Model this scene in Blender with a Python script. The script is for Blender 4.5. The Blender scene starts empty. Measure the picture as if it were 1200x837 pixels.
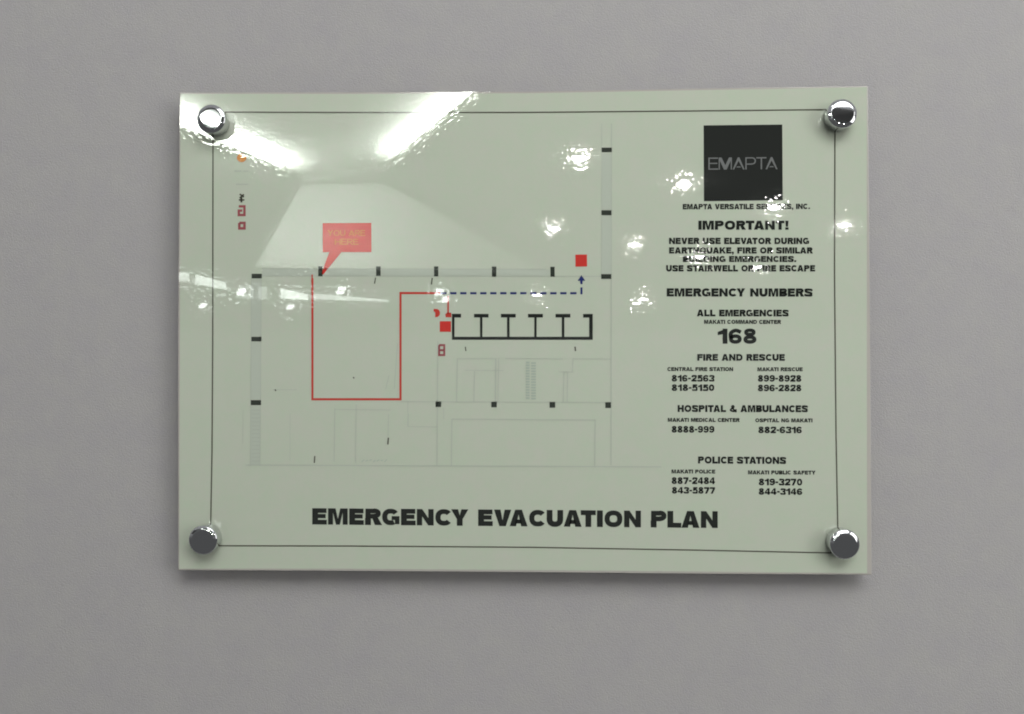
import bpy, bmesh, math, random
from mathutils import Vector, Matrix

random.seed(7)
S = bpy.context.scene
COL = S.collection

# ------------------------------------------------------------------ camera, world, lamps
FOC = 1034.0                                   # focal length in photo pixels (1200 wide)
CAM = Vector((0.01034, -0.53580, -0.02351))
PITCH, YAW, ROLL = 0.013398, 0.028698, 0.000854
ROT = Matrix.Rotation(YAW, 3, 'Z') @ Matrix.Rotation(PITCH, 3, 'X') @ Matrix.Rotation(ROLL, 3, 'Y')

cd = bpy.data.cameras.new("camera")
cam = bpy.data.objects.new("camera", cd)
COL.objects.link(cam)
cd.sensor_width = 36.0
cd.lens = FOC / 1200.0 * 36.0
cd.clip_start, cd.clip_end = 0.02, 200.0
cam.matrix_world = Matrix.Translation(CAM) @ (ROT @ Matrix.Rotation(math.pi / 2, 3, 'X')).to_4x4()
S.camera = cam

w = bpy.data.worlds.new("World")
S.world = w
w.use_nodes = True
w.node_tree.nodes["Background"].inputs[0].default_value = (0.985, 1.0, 1.0, 1)
w.node_tree.nodes["Background"].inputs[1].default_value = 1.0
wn, wl = w.node_tree.nodes, w.node_tree.links          # dim room: pale above, dark floor below
w_tc, w_sep, w_map = wn.new('ShaderNodeTexCoord'), wn.new('ShaderNodeSeparateXYZ'), wn.new('ShaderNodeMapRange')
w_map.interpolation_type = 'SMOOTHSTEP'
for k_, v_ in (('From Min', -0.18), ('From Max', 0.22), ('To Min', 0.085), ('To Max', 0.30)):
    w_map.inputs[k_].default_value = v_
wl.new(w_tc.outputs['Generated'], w_sep.inputs[0])
wl.new(w_sep.outputs['Z'], w_map.inputs['Value'])
wl.new(w_map.outputs['Result'], wn["Background"].inputs[1])

S.view_settings.view_transform = 'Standard'
S.view_settings.look = 'None'
S.view_settings.exposure = 0.2
S.view_settings.gamma = 1.0
S.cycles.filter_width = 1.9
S.cycles.use_denoising = True
S.cycles.denoiser = 'OPENIMAGEDENOISE'
S.cycles.denoising_prefilter = 'ACCURATE'
S.cycles.use_adaptive_sampling = False
S.cycles.diffuse_bounces = 0
S.cycles.sample_clamp_indirect = 0.0
S.cycles.blur_glossy = 0.0
S.cycles.max_bounces = 6


def area(name, loc, target, sx, sy, power, col=(1, 1, 1)):
    l = bpy.data.lights.new(name, 'AREA')
    l.shape = 'RECTANGLE'
    l.size, l.size_y, l.energy, l.color = sx, sy, power, col
    o = bpy.data.objects.new(name, l)
    COL.objects.link(o)
    o.location = loc
    o.rotation_euler = (Vector(target) - Vector(loc)).to_track_quat('-Z', 'Y').to_euler()
    return o


area("ceiling_light_over_sign", (0.45, -1.36, 1.22), (0.05, 0.0, 0.05), 1.5, 0.9, 15.3, (0.99, 1.0, 0.99))
area("side_fill_light", (2.0, -1.5, 0.35), (0.0, 0.0, 0.0), 0.9, 1.3, 11.0, (1.0, 0.99, 0.97))  # added fill from the side, lifts the shadow below the sign
area("light_fan_fill", (-1.35, -3.3, 0.80), (-1.15, -4.2, 0.66), 0.7, 0.08, 14.0, (0.93, 1.0, 0.93)).data.spread = math.radians(100)  # added lamp, brightens the trapezoid board so it mirrors as a pale veil

# ------------------------------------------------------------------ materials


def lin(c):
    return tuple(((v / 255) / 12.92 if v <= 10 else (((v / 255) + 0.055) / 1.055) ** 2.4) for v in c)


MATS = {}


def bump_nodes(nt, scale, dist, detail=1.0, strength=1.0):
    n, L = nt.nodes, nt.links
    geo = n.new('ShaderNodeNewGeometry')
    nz = n.new('ShaderNodeTexNoise')
    nz.inputs['Scale'].default_value = scale
    nz.inputs['Detail'].default_value = detail
    L.new(geo.outputs['Position'], nz.inputs['Vector'])
    b = n.new('ShaderNodeBump')
    b.inputs['Strength'].default_value = strength
    b.inputs['Distance'].default_value = dist
    L.new(nz.outputs['Fac'], b.inputs['Height'])
    return geo, b


def print_mat(name, rgb, mottle=0.0):
    """Ink or film under a glossy, slightly rippled laminate and a clear flat face."""
    if name in MATS:
        return MATS[name]
    m = bpy.data.materials.new(name)
    m.use_nodes = True
    nt = m.node_tree
    p = nt.nodes["Principled BSDF"]
    p.inputs['Base Color'].default_value = (*rgb, 1)
    p.inputs['Roughness'].default_value = 0.014
    p.inputs['IOR'].default_value = 1.45
    p.inputs['Specular IOR Level'].default_value = 0.28
    p.inputs['Coat Weight'].default_value = 1.0
    p.inputs['Coat Roughness'].default_value = 0.0
    p.inputs['Coat IOR'].default_value = 1.45
    geo, b = bump_nodes(nt, 410.0, 0.000030, 0.4)
    nt.links.new(b.outputs['Normal'], p.inputs['Normal'])
    if mottle:
        n2 = nt.nodes.new('ShaderNodeTexNoise')
        n2.inputs['Scale'].default_value = 60.0
        n2.inputs['Detail'].default_value = 7.0
        n2.inputs['Roughness'].default_value = 0.8
        nt.links.new(geo.outputs['Position'], n2.inputs['Vector'])
        mx = nt.nodes.new('ShaderNodeMix')
        mx.data_type = 'RGBA'
        mx.inputs['A'].default_value = (rgb[0] * (1 - mottle), rgb[1] * (1 + mottle * .4), rgb[2] * (1 - mottle * .6), 1)
        mx.inputs['B'].default_value = (rgb[0] * (1 + mottle), rgb[1] * (1 - mottle * .3), rgb[2] * (1 + mottle), 1)
        nt.links.new(n2.outputs['Fac'], mx.inputs['Factor'])
        nt.links.new(mx.outputs['Result'], p.inputs['Base Color'])
    MATS[name] = m
    return m


def plain_mat(name, rgb, rough=0.6, metal=0.0, ior=1.45):
    if name in MATS:
        return MATS[name]
    m = bpy.data.materials.new(name)
    m.use_nodes = True
    p = m.node_tree.nodes["Principled BSDF"]
    p.inputs['Base Color'].default_value = (*rgb, 1)
    p.inputs['Roughness'].default_value = rough
    p.inputs['Metallic'].default_value = metal
    p.inputs['IOR'].default_value = ior
    MATS[name] = m
    return m


def emit_mat(name, rgb, strength):
    if name in MATS:
        return MATS[name]
    m = bpy.data.materials.new(name)
    m.use_nodes = True
    nt = m.node_tree
    nt.nodes.clear()
    e = nt.nodes.new('ShaderNodeEmission')
    e.inputs[0].default_value = (*rgb, 1)
    e.inputs[1].default_value = strength
    o = nt.nodes.new('ShaderNodeOutputMaterial')
    nt.links.new(e.outputs[0], o.inputs[0])
    MATS[name] = m
    return m


FILM = (0.665, 0.730, 0.580)


def shade(k, tint=(1, 1, 1)):
    return tuple(FILM[i] * k * tint[i] for i in range(3))


M_FILM = print_mat("luminous_film", FILM, 0.10)
M_EDGE = print_mat("acrylic_slab", (0.60, 0.57, 0.52))
M_INK = print_mat("black_ink", (0.028, 0.032, 0.028))
M_SOFT = print_mat("soft_black_ink", (0.050, 0.060, 0.048))
M_RED = print_mat("red_ink", (0.76, 0.060, 0.048))
M_ROUTE = print_mat("route_red_ink", (0.68, 0.075, 0.055))
M_PINK = print_mat("pale_red_ink", (0.42, 0.12, 0.13))
M_ORANGE = print_mat("orange_ink", (0.86, 0.36, 0.09))
M_BLUE = print_mat("navy_ink", (0.030, 0.045, 0.19))
M_LINE = print_mat("border_ink", (0.115, 0.115, 0.085))
M_FAINT = print_mat("faint_grey_ink", shade(0.91, (.97, .98, 1.03)))
M_PALE = print_mat("pale_grey_ink", shade(0.962, (.97, .98, 1.03)))
M_STAIR = print_mat("stair_grey_ink", shade(0.86, (.93, 1.0, 1.04)))
M_LOGO = print_mat("logo_black_ink", (0.030, 0.033, 0.030))
M_LOGOTXT = print_mat("logo_grey_ink", (0.23, 0.24, 0.235))
M_CHROME = plain_mat("polished_chrome", (0.66, 0.67, 0.69), 0.04, 1.0)
M_WHITE = plain_mat("white_plaster", (0.72, 0.72, 0.70), 0.8)
M_CEIL = plain_mat("ceiling_paint", (0.45, 0.45, 0.44), 0.9)
M_TRIM = plain_mat("white_trim", (0.7, 0.7, 0.7), 0.4)
M_LENS = emit_mat("downlight_lens", (1.0, 0.98, 0.95), 300.0)
M_TUBE = emit_mat("lamp_tube", (0.95, 1.0, 0.97), 20.0)
M_STRIP = emit_mat("cove_strip", (0.93, 1.0, 0.92), 105.0)
M_FAR = emit_mat("far_tube", (0.92, 1.0, 0.94), 6.0)



def wall_mat():
    m = bpy.data.materials.new("painted_wall")
    m.use_nodes = True
    nt = m.node_tree
    p = nt.nodes["Principled BSDF"]
    p.inputs['Roughness'].default_value = 0.9
    p.inputs['Specular IOR Level'].default_value = 0.0
    geo, b = bump_nodes(nt, 1200.0, 0.0006, 3.0, 0.75)
    nt.links.new(b.outputs['Normal'], p.inputs['Normal'])
    n2 = nt.nodes.new('ShaderNodeTexNoise')
    n2.inputs['Scale'].default_value = 55.0
    n2.inputs['Detail'].default_value = 8.0
    n2.inputs['Roughness'].default_value = 0.82
    nt.links.new(geo.outputs['Position'], n2.inputs['Vector'])
    r = nt.nodes.new('ShaderNodeValToRGB')
    r.color_ramp.elements[0].position = 0.3
    r.color_ramp.elements[0].color = (0.506, 0.488, 0.504, 1)
    r.color_ramp.elements[1].position = 0.7
    r.color_ramp.elements[1].color = (0.552, 0.540, 0.520, 1)
    nt.links.new(n2.outputs['Fac'], r.inputs['Fac'])
    nt.links.new(r.outputs['Color'], p.inputs['Base Color'])
    return m


# ------------------------------------------------------------------ helpers

def link(name, me, mat, parent=None):
    o = bpy.data.objects.new(name, me)
    COL.objects.link(o)
    if mat is not None:
        me.materials.append(mat)
    if parent is not None:
        o.parent = parent
    return o


def from_bm(name, bm, mat, parent=None, smooth=False):
    me = bpy.data.meshes.new(name)
    bmesh.ops.recalc_face_normals(bm, faces=bm.faces)
    bm.to_mesh(me)
    bm.free()
    if smooth:
        for p in me.polygons:
            p.use_smooth = True
    return link(name, me, mat, parent)


def tag(o, label=None, cat=None, group=None, kind=None):
    for k, v in (("label", label), ("category", cat), ("group", group), ("kind", kind)):
        if v:
            o[k] = v
    return o


def thing(name, loc, label, cat, group=None):
    o = bpy.data.objects.new(name, None)
    o.empty_display_size = 0.02
    COL.objects.link(o)
    o.location = loc
    return tag(o, label, cat, group)


def add_box(bm, x0, x1, y0, y1, z0, z1):
    v = [bm.verts.new((x, y, z)) for x in (x0, x1) for y in (y0, y1) for z in (z0, z1)]
    for f in ((0, 1, 3, 2), (4, 6, 7, 5), (0, 4, 5, 1), (2, 3, 7, 6), (0, 2, 6, 4), (1, 5, 7, 3)):
        bm.faces.new([v[i] for i in f])


def prism(pts, depth_vec):
    """Closed prism over a flat outline."""
    bm = bmesh.new()
    d = Vector(depth_vec)
    a = [bm.verts.new(p) for p in pts]
    b = [bm.verts.new(Vector(p) + d) for p in pts]
    bm.faces.new(a)
    bm.faces.new(b[::-1])
    n = len(pts)
    for i in range(n):
        bm.faces.new((a[i], a[(i + 1) % n], b[(i + 1) % n], b[i]))
    return bm


def lathe(profile, segs=64):
    """Profile of (radius, height); axis along -y (towards the viewer)."""
    bm = bmesh.new()
    rings = []
    for r, h in profile:
        if r < 1e-9:
            rings.append([bm.verts.new((0, -h, 0))])
        else:
            rings.append([bm.verts.new((r * math.cos(2 * math.pi * k / segs), -h, r * math.sin(2 * math.pi * k / segs))) for k in range(segs)])
    for a, b in zip(rings, rings[1:]):
        for k in range(segs):
            k2 = (k + 1) % segs
            if len(a) == 1:
                bm.faces.new((a[0], b[k], b[k2]))
            elif len(b) == 1:
                bm.faces.new((a[k], a[k2], b[0]))
            else:
                bm.faces.new((a[k], a[k2], b[k2], b[k]))
    return bm


def sheet(px, py):
    """Measured photo coordinate -> (x, z) on the face of the sign."""
    d = ROT @ Vector(((px - 600.0) / FOC, 1.0, -(py - 418.5) / FOC))
    t = -CAM.y / d.y
    return CAM.x + t * d.x, CAM.z + t * d.z


FILM_Y, INK_Y, TOP_Y = -0.00012, -0.00024, -0.00036


def polys(name, shapes, mat, parent, y=INK_Y):
    bm = bmesh.new()
    for pts in shapes:
        vs = [bm.verts.new((*(lambda q: (q[0], y, q[1]))(sheet(*p)),)) for p in pts]
        f = bm.faces.new(vs)
        f.normal_update()
        if f.normal.y > 0:
            f.normal_flip()
    me = bpy.data.meshes.new(name)
    bm.to_mesh(me)
    bm.free()
    return link(name, me, mat, parent)


def rect(x0, y0, x1, y1):
    return [(x0, y0), (x1, y0), (x1, y1), (x0, y1)]


def seg(x0, y0, x1, y1, wd):
    d = Vector((x1 - x0, y1 - y0)).normalized()
    n = Vector((-d.y, d.x)) * wd / 2
    return [(x0 + n.x, y0 + n.y), (x1 + n.x, y1 + n.y), (x1 - n.x, y1 - n.y), (x0 - n.x, y0 - n.y)]


def ribbon(pts, wd):
    """Polyline band with mitred corners as a list of quads."""
    P = [Vector(p) for p in pts]
    L, R = [], []
    for i, p in enumerate(P):
        a = (P[i] - P[i - 1]).normalized() if i else (P[1] - P[0]).normalized()
        b = (P[i + 1] - P[i]).normalized() if i < len(P) - 1 else a
        na, nb = Vector((-a.y, a.x)), Vector((-b.y, b.x))
        m = (na + nb).normalized()
        k = wd / 2 / max(0.3, m.dot(na))
        L.append(p + m * k)
        R.append(p - m * k)
    return [[L[i], L[i + 1], R[i + 1], R[i]] for i in range(len(P) - 1)]


def curve(pts, closed=False, n=6):
    """Smooth path through PTS."""
    P = [Vector(p) for p in pts]
    out = []
    m = len(P)
    for i in range(m if closed else m - 1):
        if closed:
            p0, p1, p2, p3 = P[i - 1], P[i], P[(i + 1) % m], P[(i + 2) % m]
        else:
            p1, p2 = P[i], P[i + 1]
            p0 = P[i - 1] if i else p1 * 2 - p2
            p3 = P[i + 2] if i + 2 < m else p2 * 2 - p1
        for k in range(n):
            t = k / n
            out.append(0.5 * (2 * p1 + (p2 - p0) * t + (2 * p0 - 5 * p1 + 4 * p2 - p3) * t * t + (3 * p1 - p0 - 3 * p2 + p3) * t ** 3))
    out.append(P[0] if closed else P[-1])
    return [(p.x, p.y) for p in out]


def arc(cx, cy, rx, ry, a0, a1, n=22, e=2.35):
    """Rounded-square arc (degrees)."""
    out = []
    for k in range(n + 1):
        a = math.radians(a0 + (a1 - a0) * k / n)
        c, s_ = math.cos(a), math.sin(a)
        out.append((cx + rx * math.copysign(abs(c) ** (2 / e), c), cy + ry * math.copysign(abs(s_) ** (2 / e), s_)))
    return out


def band(pts, t, closed=False):
    """Stroke of width T along PTS as quads."""
    P = [Vector(p) for p in pts]
    if closed and (P[0] - P[-1]).length < 1e-6:
        P.pop()
    n = len(P)
    L, R = [], []
    for i in range(n):
        pa = P[i - 1] if (i or closed) else None
        pb = P[(i + 1) % n] if (i < n - 1 or closed) else None
        a = (P[i] - pa).normalized() if pa is not None else (pb - P[i]).normalized()
        b = (pb - P[i]).normalized() if pb is not None else a
        na, nb = Vector((-a.y, a.x)), Vector((-b.y, b.x))
        m = na + nb
        m = m.normalized() if m.length > 1e-6 else na
        k = t / 2 / max(0.45, m.dot(na))
        L.append(P[i] + m * k)
        R.append(P[i] - m * k)
    return [[tuple(L[i]), tuple(L[(i + 1) % n]), tuple(R[(i + 1) % n]), tuple(R[i])] for i in range(n if closed else n - 1)]


def box2(x0, y0, x1, y1):
    return [(x0, y0), (x1, y0), (x1, y1), (x0, y1)]


def glyph(ch, t):
    """(advance width, outlines) of one heavy wide grotesque capital, cap height 1, stroke T."""
    h, v = t / 2, t * 1.12                        # half stroke; stems a little heavier
    if ch == ' ':
        return 0.38, []
    if ch == 'I':
        return v, [box2(0, 0, v, 1)]
    if ch in '.,':
        q = [box2(0, 0, v, t)]
        return v, q + ([[(v * .45, 0), (v, 0), (v * .55, -.2), (v * .15, -.2)]] if ch == ',' else [])
    if ch == '!':
        return v, [box2(0, 0, v, t * .9), [(v * .18, t * 1.15), (v * .82, t * 1.15), (v, 1), (0, 1)]]
    if ch == '-':
        return .40, [box2(0, .34, .40, .34 + t * .9)]
    if ch in 'EFL':
        W = .80 if ch != 'L' else .76
        q = [box2(0, 0, v, 1)]
        if ch in 'EF':
            q += [box2(v, 1 - t, W, 1), box2(v, .5 - h * .9 + .02, W * .94, .5 + h * .9 + .02)]
        if ch in 'EL':
            q += [box2(v, 0, W * 1.02, t)]
        return W, q
    if ch == 'T':
        return .84, [box2(0, 1 - t, .84, 1), box2(.42 - v / 2, 0, .42 + v / 2, 1 - t)]
    if ch == 'H':
        return .92, [box2(0, 0, v, 1), box2(.92 - v, 0, .92, 1), box2(v, .5 - h, .92 - v, .5 + h)]
    if ch == 'M':
        W, k = 1.10, v * .86
        return W, [box2(0, 0, k, 1), box2(W - k, 0, W, 1), [(k, 1), (k + .14, 1), (W / 2 + .0, .36), (W / 2, 0), (W / 2 - .11, 0), (k, .74)][0:6],
                   [(W - k, 1), (W - k, .74), (W / 2 + .11, 0), (W / 2, 0), (W / 2, .36), (W - k - .14, 1)]]
    if ch == 'N':
        W, k = .94, v * .92
        return W, [box2(0, 0, k, 1), box2(W - k, 0, W, 1), [(k, 1), (k, .55), (W - k, 0), (W - k, .45)]]
    if ch == 'V':
        return .96, [[(0, 1), (v * 1.12, 1), (.48, .34), (.48, 0), (.48 - v * .55, 0)], [(.96, 1), (.48 + v * .55, 0), (.48, 0), (.48, .34), (.96 - v * 1.12, 1)]]
    if ch == 'A':
        W = 1.0
        q = [[(0, 0), (v * 1.1, 0), (.5, .72), (.5, 1), (.5 - v * .58, 1)], [(W, 0), (.5 + v * .58, 1), (.5, 1), (.5, .72), (W - v * 1.1, 0)]]
        return W, q + [[(.30, .17), (.70, .17), (.62, .17 + t * .82), (.38, .17 + t * .82)]]
    if ch == 'W':
        W = 1.36
        q = []
        for o in (0, W / 2 - .04):
            w2 = W / 2 + .04
            q += [[(o, 1), (o + v, 1), (o + w2 / 2, .30), (o + w2 / 2, 0), (o + w2 / 2 - v * .5, 0)],
                  [(o + w2, 1), (o + w2 / 2 + v * .5, 0), (o + w2 / 2, 0), (o + w2 / 2, .30), (o + w2 - v, 1)]]
        return W, q
    if ch == 'Y':
        return .96, [box2(.48 - v / 2, 0, .48 + v / 2, .40), [(0, 1), (v * 1.2, 1), (.48, .62), (.48, .40), (.48 - v / 2, .40)],
                     [(.96, 1), (.48 + v / 2, .40), (.48, .40), (.48, .62), (.96 - v * 1.2, 1)]]
    if ch == 'K':
        return .96, [box2(0, 0, v, 1), [(v, .30), (v, .62), (.60, 1), (.95, 1)], [(.36, .56), (.54, .74), (1.0, 0), (.66, 0)]]
    if ch in 'OQ0':
        W = 1.02 if ch != '0' else .80
        q = band(arc(W / 2, .5, W / 2 - h * 1.08, .5 - h, 0, 360, 36), t, True)
        if ch == 'Q':
            q += [[(.52, .30), (.66, .40), (1.02, .02), (.86, -.08)]]
        return W, q
    if ch in 'CG':
        W = .98
        q = band(arc(W / 2, .5, W / 2 - h * 1.08, .5 - h, 38 if ch == 'C' else 36, 322 if ch == 'C' else 300, 30), t)
        if ch == 'G':
            q += [box2(.54, .50 - t * .62, W, .50 + t * .18), box2(W - v * .8, .06, W, .50 - t * .62)]
        return W, q
    if ch == 'D':
        return .96, band([(v / 2, h), (.42, h)] + arc(.44, .5, .52 - h * 1.08, .5 - h, -86, 86, 20) + [(.42, 1 - h), (v / 2, 1 - h)], t, True)
    if ch in 'PRB':
        W = .88
        y0 = .40 if ch == 'P' else .42
        top = (1 + y0) / 2
        q = band([(v / 2, y0 + h * .8), (.50, y0 + h * .8)] + arc(.50, top + h * .4 - h * .4, W - .50 - h, (1 - y0) / 2 - h * .9, -84, 84, 14) + [(.50, 1 - h), (v / 2, 1 - h)], t * .98, True)
        if ch in 'PR':
            q += [box2(0, 0, v, y0)]
        if ch == 'R':
            q += [[(.40, y0), (.40 + v, y0 + .02), (W + .07, 0), (W + .04 - v * 1.12, 0)]]
        if ch == 'B':
            q += band([(v / 2, h), (.50, h)] + arc(.50, .29, W + .03 - .50 - h, .29 - h, -84, 84, 14) + [(.50, .58 - h), (v / 2, .58 - h)], t * .98, True)
        return W, q
    if ch == 'U':
        W = .92
        return W, band([(v / 2, 1), (v / 2, .5)] + arc(W / 2, .46, W / 2 - v / 2, .46 - h, 180, 360, 20) + [(W - v / 2, .5), (W - v / 2, 1)], v)
    if ch == 'S':
        k = h
        return .90, band(curve([(.87 - k, .70), (.76, .82), (.45, 1 - k), (.17, .84), (k + .02, .73), (.18, .60), (.45, .51), (.74, .41), (.88 - k, .28), (.74, .15), (.45, k),
                                (.14, .17), (k + .01, .32)], n=4), t * .96)
    if ch == '&':
        return 1.04, band(curve([(.98, .40), (.80, .16), (.42, h), (.13, .28), (.34, .53), (.62, .72), (.52, .9), (.36, .86), (.34, .72), (.56, .42), (1.0, .02)], n=4), t * .82)
    if ch == '1':
        return .60, [box2(.60 - v, 0, .60, 1), [(.60 - v, .62), (.60 - v, .90), (.0, .78), (.0, .56)]]
    if ch == '2':
        return .80, band(curve([(h + .01, .64), (.2, .84), (.42, 1 - h), (.70, .84), (.76 - h * .6, .68), (.60, .50), (.36, .36), (.20, .22)], n=4), t) + [box2(0, 0, .80, t)]
    if ch == '3':
        return .80, band(curve([(h, .72), (.22, .88), (.42, 1 - h), (.68, .84), (.70, .66), (.50, .53), (.34, .52)], n=4), t * .92) + \
            band(curve([(.34, .52), (.55, .50), (.80 - h, .32), (.68, .14), (.40, h), (.14, .14), (h, .30)], n=4), t * .92)
    if ch == '4':
        k = v * .95
        return .84, [box2(.72 - k, 0, .72, 1), box2(0, .18, .84, .18 + t * .85), [(0, .18 + t * .85), (.24, .18 + t * .85), (.72 - k, .80), (.72 - k, 1), (.50, 1), (0, .40)]]
    if ch == '5':
        return .80, [box2(.12, 1 - t * .95, .76, 1), [(.12, 1), (.06, .46), (.27, .46), (.30, .9)]] + \
            band(curve([(.12, .50), (.40, .62), (.66, .52), (.80 - h, .32), (.66, .14), (.38, h), (.14, .14), (h, .26)], n=4), t * .95)
    if ch in '69':
        q = band(arc(.40, .31, .40 - h, .31 - h * .9, 0, 360, 28), t * .92, True) + band(curve([(h, .34), (.13, .70), (.42, 1 - h * .9), (.74, .76)], n=5), t * .92)
        if ch == '9':
            q = [[(.80 - x, 1 - y) for x, y in s_] for s_ in q]
        return .80, q
    if ch == '7':
        return .80, [box2(0, 1 - t, .80, 1), [(.14, 0), (.14 + v * 1.05, 0), (.80, 1 - t), (.80 - v * 1.15, 1 - t)]]
    if ch == '8':
        return .82, band(arc(.41, .755, .37 - h, .245 - h * .8, 0, 360, 26), t * .86, True) + band(arc(.41, .28, .41 - h, .28 - h * .9, 0, 360, 26), t * .92, True)
    raise ValueError(ch)


KERN = {"CY": .17, "LA": .06, "AT": .13, "TA": .13, "AV": .17, "VA": .17, "LE": .03, "CU": .08, "CE": .08, "CI": .06, "CA": .10, "PL": .03, "KA": .06, "AK": .02,
        "RT": .04, "FI": .02, "TI": .02, "UA": .05, "PA": .08, "FE": .02, "TY": .06, "LI": .03, "PT": .02, "YE": .04, "RG": .02, "-1": -.02, "BY": .03, "RV": .03}


def lettering(name, body, box, mat, parent, weight=0.25, y=INK_Y, gap=0.085):
    """Flat printed capitals filling BOX = (x0, top0, bottom0, x1, top1, bottom1) in measured photo coordinates."""
    x0, t0, b0, x1, t1, b1 = box
    pen, out = 0.0, []
    for i, ch in enumerate(body):
        wd, q = glyph(ch, weight)
        pen -= KERN.get(body[i - 1:i + 1], 0.0) if i else 0.0
        out += [[(pen + a, b) for a, b in s_] for s_ in q]
        pen += wd + gap
    pen -= gap
    shapes = []
    for s_ in out:
        pts = []
        for a, b in s_:
            u = a / pen
            top, bot = t0 + (t1 - t0) * u, b0 + (b1 - b0) * u
            pts.append((x0 + (x1 - x0) * u, bot + (top - bot) * b))
        shapes.append(pts)
    return polys(name, shapes, mat, parent, y)


def level(x0, top, bot, x1, slope=0.0):
    return (x0, top, bot, x1, top + slope * (x1 - x0), bot + slope * (x1 - x0))


# ------------------------------------------------------------------ the setting: wall, ceiling
bm = bmesh.new()
add_box(bm, -2.2, 2.6, 0.0135, 0.12, -1.5, 1.35)
tag(from_bm("wall", bm, wall_mat()), kind="structure")

CZ = 0.98                                         # underside of the ceiling above the sign's centre
A, B, C, D = (-1.63, -2.66), (-1.255, -4.16), (-0.775, -3.94), (0.04, -2.17)   # the cove's opening
bm = bmesh.new()
outer = [(-9, -1.95), (-9, -24), (8, -24), (8, -1.95)]
ov = [bm.verts.new((x, y, CZ)) for x, y in outer]
iv = [bm.verts.new((x, y, CZ)) for x, y in (A, B, C, D)]
for i in range(4):
    j = (i + 1) % 4
    bm.faces.new((ov[i], ov[j], iv[j], iv[i]))
up = [bm.verts.new((v.co.x, v.co.y, CZ + 0.035)) for v in iv]
for i in range(4):
    j = (i + 1) % 4
    bm.faces.new((iv[i], iv[j], up[j], up[i]))
tag(from_bm("ceiling", bm, M_CEIL), kind="structure")

bm = bmesh.new()
add_box(bm, -2.3, 0.8, -4.6, -1.96, CZ + 0.105, CZ + 0.145)
add_box(bm, -2.34, -2.3, -4.6, -1.96, CZ + 0.002, CZ + 0.145)
add_box(bm, 0.8, 0.84, -4.6, -1.96, CZ + 0.002, CZ + 0.145)
add_box(bm, -2.34, 0.84, -4.64, -4.6, CZ + 0.002, CZ + 0.145)
add_box(bm, -2.34, 0.84, -1.96, -1.955, CZ + 0.002, CZ + 0.145)
tag(from_bm("cove_ceiling", bm, M_WHITE), kind="structure")


def cove_strip(p, q, label):
    """A light strip lying on the lip of the cove, out of sight from below."""
    p, q = Vector(p), Vector(q)
    d = (q - p).normalized()
    mid = Vector((-0.78, -3.1))
    n = Vector((-d.y, d.x))
    if n.dot(mid - p) > 0:
        n = -n
    a, b = p + n * 0.02, q + n * 0.02
    t = thing("cove_light", ((a.x + b.x) / 2, (a.y + b.y) / 2, CZ), label, "light strip", "light strips hidden in the ceiling cove")
    o = Vector((t.location.x, t.location.y))
    pts = [(*(v - o), 0.013) for v in (a, b, b + n * 0.27, a + n * 0.27)]
    from_bm("tube", prism(pts, (0, 0, 0.018)), M_STRIP, t)
    pts = [(*(v - o), 0.001) for v in (a - n * .005, b - n * .005, b + n * 0.28, a + n * 0.28)]
    from_bm("tray", prism(pts, (0, 0, 0.011)), M_TRIM, t)
    return t


cove_strip(A, B, "light strip along the left lip of the ceiling cove, mirrored beside the corner bolt")
cove_strip(C, D, "light strip along the right lip of the ceiling cove, mirrored at the sign's top edge")

bm = prism([(-1.265, -4.2, CZ - .003), (-0.81, -4.2, CZ - .003), (0.06, -4.2, 0.49), (-1.52, -4.2, 0.53)], (0, -0.03, 0))
tag(from_bm("light_fan_board", bm, M_WHITE), kind="structure")  # added board, its flared outline stands in for a fan of light

# ------------------------------------------------------------------ ceiling lamps seen mirrored in the sign


def make_downlight():
    t = thing("downlight", (0, 0, 0), "round recessed ceiling downlight mirrored as a sparkling white spot in the sign", "downlight",
              "round downlights mirrored in the glossy sign")
    bmr = lathe([(0.039, 0.002), (0.040, 0.010), (0.053, 0.008), (0.057, 0.0), (0.039, 0.0)], 40)
    bmesh.ops.rotate(bmr, verts=bmr.verts, matrix=Matrix.Rotation(math.pi / 2, 3, 'X'))   # axis to -z
    from_bm("trim_ring", bmr, M_TRIM, t, True)
    bml = lathe([(0.0, 0.026), (0.022, 0.022), (0.032, 0.017), (0.038, 0.006), (0.0, 0.003)], 40)
    bmesh.ops.rotate(bml, verts=bml.verts, matrix=Matrix.Rotation(math.pi / 2, 3, 'X'))
    from_bm("lens", bml, M_LENS, t, True)
    return t


def make_twin():
    t = thing("twin_lamp_fitting", (0, 0, 0), "small far ceiling fitting with two lamp tubes mirrored as a double dash", "ceiling light",
              "far twin tube fittings mirrored in the sign")
    bm = bmesh.new()
    add_box(bm, -0.09, 0.09, -0.40, 0.40, -0.02, 0.0)
    from_bm("tray", bm, M_TRIM, t)
    for s in (-1, 1):
        bm = bmesh.new()
        add_box(bm, -0.045, 0.045, s * 0.27 - 0.08, s * 0.27 + 0.08, -0.045, -0.022)
        from_bm("tube", bm, M_TUBE, t)
    return t


def copy_tree(o, parent=None):
    c = o.copy()
    COL.objects.link(c)
    if parent is not None:
        c.parent = parent
    for ch in list(o.children):
        copy_tree(ch, c)
    return c


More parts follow.
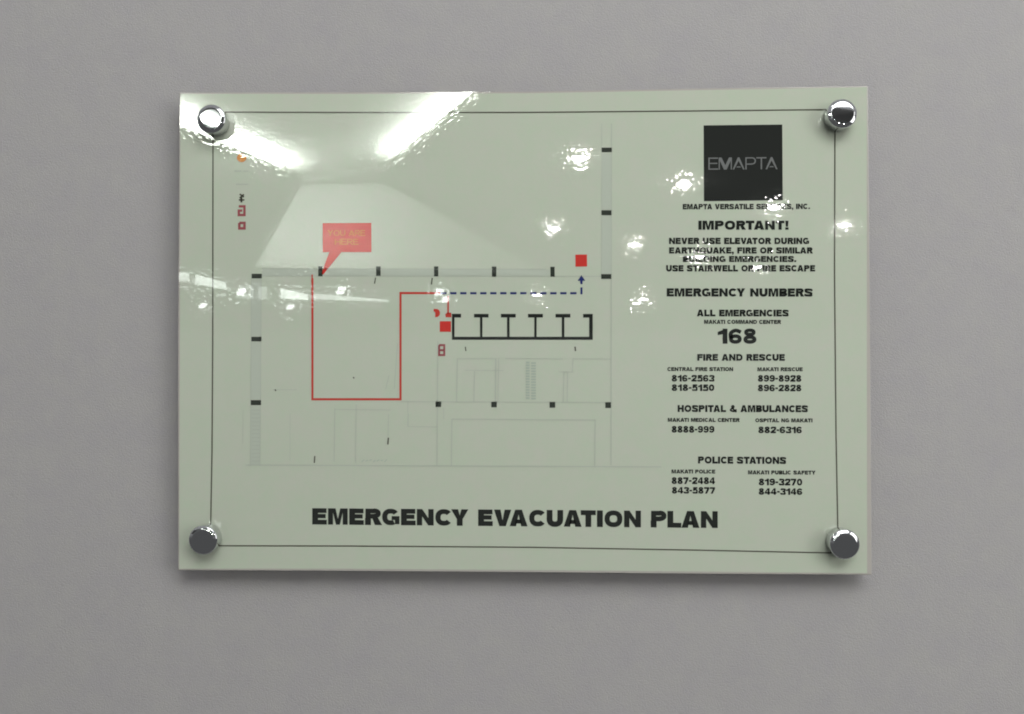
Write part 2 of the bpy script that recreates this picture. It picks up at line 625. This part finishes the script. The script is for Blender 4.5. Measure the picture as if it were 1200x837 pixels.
protos = []
d0 = make_downlight()
for i, (x, y) in enumerate([(0.21, -3.62), (0.80, -4.24), (1.47, -4.94), (2.13, -5.61), (0.13, -5.71), (0.78, -6.53),
                            (1.45, -7.32), (2.16, -8.13), (0.0, -11.3), (1.54, -12.1), (1.52, -12.9)]):
    o = d0 if i == 0 else copy_tree(d0)
    o.location = (x, y, CZ)
    if i in (8, 9, 10):
        o.scale = (1.5, 1.5, 1)
t0 = make_twin()
for i, (x, y) in enumerate([(-5.1, -12.8), (-3.73, -10.51), (-3.87, -13.21), (-2.42, -10.33), (-1.23, -10.61), (-1.28, -11.82)]):
    o = t0 if i == 0 else copy_tree(t0)
    o.location = (x, y, CZ)
    o.rotation_euler.z = math.atan2(-x, y) - 0.03

far = [
    ([(-3.71, -8.44), (-3.61, -8.53), (-3.92, -9.32), (-4.06, -9.31)], 5.0, "short far light panel mirrored at the very left edge of the sign"),
    ([(-3.61, -8.70), (-3.58, -9.53), (-3.88, -10.39), (-3.97, -9.61)], 6.0, "slanting far light panel mirrored across the left border line"),
    ([(-3.57, -9.95), (-3.40, -9.95), (-4.01, -11.86), (-4.17, -11.70)], 2.6, "dim square light panel mirrored just below the upper left plan column"),
    ([(-3.37, -10.06), (-3.27, -10.07), (-3.82, -11.87), (-3.94, -11.86)], 2.6, "narrowest dim light panel mirrored just right of the left plan wall"),
    ([(-3.17, -10.30), (-3.06, -11.18), (-3.28, -12.04), (-3.58, -11.73)], 7.5, "wedge of far light mirrored just left of the red route"),
    ([(-2.95, -11.05), (-2.15, -12.17), (-2.19, -12.47), (-3.17, -11.89)], 4.5, "long tapering far light panel mirrored right of the red route's first leg")]
for pts, power, lab in far:
    P = [Vector(q) for q in pts]
    mid = sum(P, Vector((0, 0))) / 4
    t = thing("flat_panel_lamp", (mid.x, mid.y, CZ), lab, "ceiling light", "far light panels mirrored in the sign")
    from_bm("diffuser", prism([(*(q - mid), -0.012) for q in P], (0, 0, 0.008)), emit_mat("far_diffuser_%d" % (power * 10), (0.92, 1.0, 0.94), power * 1.6), t)
    from_bm("tray", prism([(*((q - mid) * 1.02), -0.003) for q in P], (0, 0, 0.003)), M_TRIM, t)

# ------------------------------------------------------------------ the sign
sign = thing("evacuation_plan_sign", (0, 0, 0), "pale green acrylic emergency evacuation plan bolted to the grey wall with four chrome caps", "sign")

outline = [(209.8, 108.2), (420, 108.4), (620, 107.6), (820, 104.0), (1017.5, 100.6), (1019.5, 390), (1022, 674.2), (820, 672.2), (620, 670.4),
           (410, 668.9), (208.2, 668.8), (209.0, 390)]
bm = prism([(sheet(*p)[0], 0.0, sheet(*p)[1]) for p in outline], (0, 0.004, 0))
front = [e for e in bm.edges if all(abs(v.co.y) < 1e-6 for v in e.verts)]
bmesh.ops.bevel(bm, geom=front, offset=0.0007, segments=3, affect='EDGES', profile=0.5)
panel = from_bm("panel", bm, M_EDGE, sign)
film_out = [(x + (1.8 if x < 300 else (-1.6 - (y - 100) * .0075 if x > 1000 else 0)), y + (1.8 if y < 120 else (-2.2 if y > 660 else 0))) for x, y in outline]
film = polys("luminous_film", [film_out], M_FILM, sign, FILM_Y)

border = [(249.8, 131.6), (420, 132.1), (620, 132.0), (820, 130.2), (978.4, 128.6), (977.8, 320), (979.6, 510), (982.2, 648.2), (820, 644.8),
          (620, 641.4), (410, 639.9), (246.6, 639.6), (248.6, 530), (249.4, 400), (249.8, 131.6)]
polys("border_line", ribbon(border, 1.5), M_LINE, sign)

# company logo and its line of text
logo = polys("company_logo", [[(824.5, 147.2), (916.6, 146.2), (917.2, 234.8), (824.8, 236.0)]], M_LOGO, sign)
lettering("logo_lettering", "EMAPTA", level(830, 185, 199.2, 911, -0.008), M_LOGOTXT, logo, weight=.10, y=TOP_Y, gap=.06)

H, P, N, C_ = "heading_lettering", "paragraph_lettering", "phone_number", "caption_lettering"
rows = [
    (C_, "EMAPTA VERSATILE SERVICES, INC.", level(800, 239.3, 245.6, 949, -.003)),
    (H, "IMPORTANT!", level(818.3, 258.8, 269.4, 924, 0)),
    (P, "NEVER USE ELEVATOR DURING", level(784, 278.8, 286.2, 948, 0)),
    (P, "EARTHQUAKE, FIRE OR SIMILAR", level(784, 290.0, 297.3, 952, 0)),
    (P, "BUILDING EMERGENCIES.", level(800, 300.2, 307.2, 933, 0)),
    (P, "USE STAIRWELL OR FIRE ESCAPE", level(780.5, 310.9, 318.3, 955, 0)),
    (H, "EMERGENCY NUMBERS", level(781.2, 338.0, 347.6, 952, .001)),
    (H, "ALL EMERGENCIES", level(816.5, 363.0, 370.9, 924, .001)),
    (C_, "MAKATI COMMAND CENTER", level(825, 375.0, 379.6, 915, .001)),
    (N, "168", level(841, 385.2, 402.8, 886.5, .002)),
    (H, "FIRE AND RESCUE", level(817, 415.0, 422.8, 919.5, .001)),
    (C_, "CENTRAL FIRE STATION", level(782, 430.4, 434.9, 859, .001)),
    (C_, "MAKATI RESCUE", level(887.5, 430.6, 435.1, 940.5, .001)),
    (N, "816-2563", level(787, 439.5, 447.2, 837, .002)),
    (N, "899-8928", level(888, 439.7, 447.4, 939, .002)),
    (N, "818-5150", level(787, 450.5, 458.2, 837, .002)),
    (N, "896-2828", level(888, 450.9, 458.6, 939, .002)),
    (H, "HOSPITAL & AMBULANCES", level(794, 474.8, 482.9, 946.5, .002)),
    (C_, "MAKATI MEDICAL CENTER", level(782.5, 489.9, 494.4, 866.5, .002)),
    (C_, "OSPITAL NG MAKATI", level(885, 490.4, 494.9, 952, .002)),
    (N, "8888-999", level(787, 499.3, 507.1, 837, .002)),
    (N, "882-6316", level(888.5, 500.0, 507.7, 939.5, .002)),
    (H, "POLICE STATIONS", level(817.8, 535.0, 543.2, 921, .006)),
    (C_, "MAKATI POLICE", level(787, 550.3, 554.8, 838, .004)),
    (C_, "MAKATI PUBLIC SAFETY", level(876.5, 551.3, 555.9, 955.5, .004)),
    (N, "887-2484", level(787, 559.3, 567.2, 837.8, .004)),
    (N, "819-3270", level(889, 560.9, 568.8, 940, .004)),
    (N, "843-5877", level(787.3, 570.8, 578.4, 837.8, .004)),
    (N, "844-3146", level(889, 572.2, 579.8, 940, .004)),
]
for nm, body, box in rows:
    lettering(nm, body, box, M_INK, sign, weight={C_: .27, P: .285, H: .285, N: .265}[nm])
lettering("title_lettering", "EMERGENCY EVACUATION PLAN", (366, 595.6, 614.6, 841, 599.2, 618.8), M_INK, sign, weight=.29)

# floor plan: structural columns
cols = [rect(373, 312.3, 378, 324), rect(440.8, 312.3, 446.2, 323.5), rect(508.7, 312.4, 513.7, 324), rect(576.5, 312.6, 581.7, 324.5), rect(645, 312.8, 650, 324.5),
        rect(295, 321, 307, 326.4), rect(294.6, 394.8, 306.5, 400.2), rect(294, 469, 306, 474.8),
        rect(705, 173.2, 717, 178.6), rect(704.8, 246.6, 716.6, 252.4), rect(704.4, 321.4, 716.4, 327.0),
        rect(510.5, 470.5, 517, 477), rect(575.8, 470.9, 582.2, 477.4), rect(644, 471.1, 650.6, 477.8), rect(709.3, 471.4, 716, 478.2)]
for c in cols:
    polys("plan_column", [c], M_SOFT, sign)

# floor plan: faint walls and rooms
fw = []
fw += [seg(294.8, 327, 293.6, 546, .9), seg(306.4, 327, 304.8, 546, .8)]
fw += [seg(307, 315, 640, 315.6, .8), seg(307, 323.4, 705, 324, .8)]
fw += [seg(705.2, 145, 705, 246, .7), seg(716.6, 145, 716, 545, 1.1), seg(705.2, 252, 704.8, 321, .6)]
fw += [seg(288, 545.0, 775, 547.2, 1.1), seg(470, 470.8, 712, 471.8, .8)]
fw += [seg(530, 491.2, 698, 492.4, 1.0), seg(529.6, 491, 529, 546, 1.0), seg(697.4, 492, 697, 546, 1.0)]
fw += [seg(513.2, 400, 512, 546, .9), seg(536, 420.5, 535, 471, 1.0), seg(556, 435, 555.4, 471, 1.0), seg(581, 420, 580.5, 471, 1.4), seg(584.5, 420, 583.5, 471, .8)]
fw += [seg(536, 420.6, 580, 420.3, .8), seg(592, 420.2, 660, 420.6, .8), seg(672, 420.5, 716, 421, .8), seg(545, 434, 590, 434.4, .7)]
fw += [seg(661, 436, 660, 471, .9), seg(665.2, 436, 664.6, 471, .9), seg(671.5, 420, 670.6, 436, .8), seg(655, 436, 672, 436.2, .8)]
fw += [seg(392.4, 478, 391.6, 541, .9), seg(417.5, 474, 416.5, 541, .8), seg(392, 480, 458, 480.6, .7), seg(478.5, 485, 478, 500, 1.1), seg(478, 470, 478, 484, .7)]
fw += [seg(455.4, 485, 454.8, 512, .7), seg(466, 402, 462, 456, .8), seg(456, 440, 452, 456, .8), seg(320, 456.8, 348, 457, .7)]
fw += [seg(285, 480, 284.6, 520, .5), seg(340, 484, 340, 540, .5), seg(417, 543, 417, 536, .7), seg(478, 500, 513, 500.4, .6), seg(520, 478, 520, 491, .6)]
polys("plan_wall", fw, M_FAINT, sign)
for q in [rect(294.8, 327, 306.4, 394), rect(294.6, 401, 306, 468), rect(294, 475.5, 305, 545), rect(307.5, 315.6, 372, 323),
          rect(379, 315.8, 440, 323), rect(447, 315.8, 508, 323), rect(514.5, 315.8, 576, 323), rect(582.5, 316, 644, 323),
          rect(705.4, 180, 716.2, 246), rect(705.2, 253, 716, 321)]:
    polys("plan_wall_band", [q], M_PALE, sign, FILM_Y - .00005)
st = []
for k in range(14):
    yy = 424 + k * 3.2
    st.append(rect(616.2, yy, 620.6, yy + 2.1))
    st.append(rect(622.4, yy + .6, 628.0, yy + 2.6))
polys("plan_stair", st, M_STAIR, sign)
st = [rect(295.5, 480 + k * 4.6, 304.4, 481.4 + k * 4.6) for k in range(14)]
polys("plan_stair", st, M_FAINT, sign)
tk = [(369.0, 534.5, 368.4, 542.5, 1.4), (455.2, 513, 454.6, 521, 1.6), (440.2, 325.5, 439.0, 332.5, 1.3), (506.6, 326, 505.6, 333.5, 1.5),
      (545.4, 406.5, 546, 411.5, 1.2), (673.8, 406.4, 674.4, 411.5, 1.6), (414, 442, 415.2, 443.6, 1.4), (322.4, 456.2, 323.4, 458.4, 1.4)]
for q in tk:
    polys("door_mark", [seg(*q)], M_LINE, sign)
polys("room_caption", [seg(424 + k * 4.4, 541.5 - (k % 3) * .9, 427 + k * 4.4, 538.6 + (k % 2) * .8, .9) for k in range(7)], M_STAIR, sign)

# elevator core
core = [rect(529.7, 367.9, 532.7, 394.8), rect(532.7, 367.9, 540.4, 372.3), rect(529.7, 394.8, 694.6, 398.3),
        rect(690.4, 368.1, 694.6, 394.8), rect(683.3, 368.1, 690.4, 372.3)]
for a, b, c, d in ((555.5, 572.6, 562.5, 565.4), (587, 604.4, 594.2, 597.2), (618.8, 636.2, 626.1, 628.9), (651, 668.4, 658.3, 661.4)):
    core += [rect(a, 368, b, 372.2), rect(c, 372.2, d, 394.8)]
polys("elevator_core", core, M_INK, sign)

# routes
polys("escape_route", ribbon([(366.2, 326), (366.2, 468), (469.4, 468), (469.4, 343.6), (516, 343.6)], 2.5), M_ROUTE, sign)
polys("escape_route", ribbon([(525.2, 347), (525.2, 368)], 1.9), M_ROUTE, sign)
polys("door_mark", [seg(366, 322, 365.6, 330, 1.6)], M_ROUTE, sign, TOP_Y)
dash = [rect(527.6 - 11.72 + k * 11.72, 342.5, 527.6 - 11.72 + k * 11.72 + 7.4, 345.0) for k in range(14)]
dash.append(rect(680.2, 337, 682.6, 345.0))
blue = polys("dashed_route", dash, M_BLUE, sign)
polys("arrowhead", [[(681.3, 322.6), (685.9, 329.2), (682.9, 329.2), (682.5, 333.2), (680.2, 333.2), (679.8, 329.2), (676.8, 329.2)]], M_BLUE, blue)

# red symbols
polys("exit_marker", [[(674.2, 298.6), (687.8, 298.4), (688, 312.4), (674.4, 312.6)]], M_RED, sign)
polys("safety_marker", [[(515.4, 376.6), (528.6, 376.6), (528.6, 389), (515.4, 389)]], M_RED, sign)


def disc(cx, cy, rx, ry, n=20, a0=0, a1=2 * math.pi):
    return [(cx + rx * math.cos(a0 + (a1 - a0) * k / n), cy + ry * math.sin(a0 + (a1 - a0) * k / n)) for k in range(n)]


polys("safety_marker", [[(508.2, 362.2), (511.5, 362.2)] + disc(511.5, 367, 4.2, 4.8, 12, -math.pi / 2, math.pi / 2) + [(510, 371.8), (510, 366), (508.2, 365)]], M_ROUTE, sign)
polys("safety_marker", [[(521.8, 368.5), (524, 366.5), (528.8, 366.5), (529, 372), (522.5, 372)]], M_ROUTE, sign)
eight = ribbon([(514.6, 404.6), (520.6, 404.6), (520.6, 416.2), (514.6, 416.2), (514.6, 404.6)], 2.4) + [rect(515, 409.3, 520.2, 411.8)]
polys("safety_marker", eight, M_PINK, sign)

# the callout: a box and a slanting tail
call = polys("callout", [[(378.2, 261.7), (435.2, 261.5), (435.4, 295.6), (400.2, 295.6), (378.8, 322), (376.6, 321), (386, 295.6), (378.4, 295.6)]], M_RED, sign)
lettering("callout_lettering", "YOU ARE", level(384, 270, 276.6, 428, 0), M_ORANGE, call, weight=.15, y=TOP_Y)
lettering("callout_lettering", "HERE", level(392.5, 280, 287, 420, 0), M_ORANGE, call, weight=.15, y=TOP_Y)

# vertical legend at the left
polys("legend_symbol", [disc(283.4, 185.2, 5.6, 5.0)], M_ORANGE, sign)
polys("legend_caption", [seg(275, 200.6, 283, 200.6, 1.2), seg(285, 200.8, 291, 200.8, 1.0), seg(276.5, 216.2, 291, 216.2, 1.2)], M_FAINT, sign)
polys("legend_symbol", [seg(281, 227.6, 286, 231, 1.8), seg(286, 228, 281, 232.4, 1.8), seg(283, 231, 283, 237.5, 2.2), seg(280, 234.5, 286.5, 234.5, 1.6)], M_LINE, sign)
polys("legend_symbol", ribbon([(280, 242), (286.6, 242), (286.6, 252.2), (280, 252.2), (280, 247), (284, 247)], 2.8), M_PINK, sign)
polys("legend_symbol", ribbon([(280.6, 261.4), (286.6, 261.4), (286.6, 267.8), (280.6, 267.8), (280.6, 261.4)], 3.0), M_PINK, sign)

# stand-off bolts
capr, caph, bev = 0.0087, 0.0100, 0.0022


def cap_profile(sag):
    r0, r1 = 0.0066, 0.0080                       # flat face, shallow chamfer, rounded rim
    prof = [(0.0, caph)] + [(r0 * k / 6, caph - sag * (k / 6) ** 2) for k in range(1, 7)]
    h0 = caph - sag
    prof += [(r0 + 0.00015, h0 - 0.00002), (r0 + 0.0003, h0 - 0.00007), (r1 - 0.0002, h0 - 0.00050), (r1, h0 - 0.00058)]
    for k in range(1, 7):
        a = math.radians(22 + 68 * k / 6)
        prof.append((r1 + 0.0008 * (math.sin(a) - math.sin(math.radians(22))) / (1 - math.sin(math.radians(22))), h0 - 0.00058 - 0.0012 * (math.cos(math.radians(22)) - math.cos(a))))
    return prof + [(capr, 0.0012), (capr - 0.0004, 0.0004), (capr - 0.0015, 0.0003)]


bolts = [((253.6, 144.2), "polished chrome cap at the upper left, filled with white reflection"),
         ((981.2, 138.6), "polished chrome cap beside the black logo square"),
         ((244.3, 629.6), "dark looking chrome cap left of the plan title"),
         ((984.0, 634.6), "dark looking chrome cap below the phone numbers")]
bar_me = None
for i, ((px, py), lab) in enumerate(bolts):
    X, Z = sheet(px, py)
    o = from_bm("standoff_bolt", lathe(cap_profile(0.00024 if i == 1 else 0.00006), 96), M_CHROME, sign, True)
    if bar_me is None:
        bar_me = from_bm("barrel", lathe([(0.0, -0.0133), (0.0075, -0.0133), (0.0075, -0.0042), (0.0, -0.0042)], 48), M_CHROME, o).data
    else:
        link("barrel", bar_me, None, o)
    o.location = (X, 0, Z)
    o.rotation_euler.x = math.radians((0, -2.2, 1.0, 0)[i])     # hand-tightened: not quite square to the sheet
    o["label"] = lab
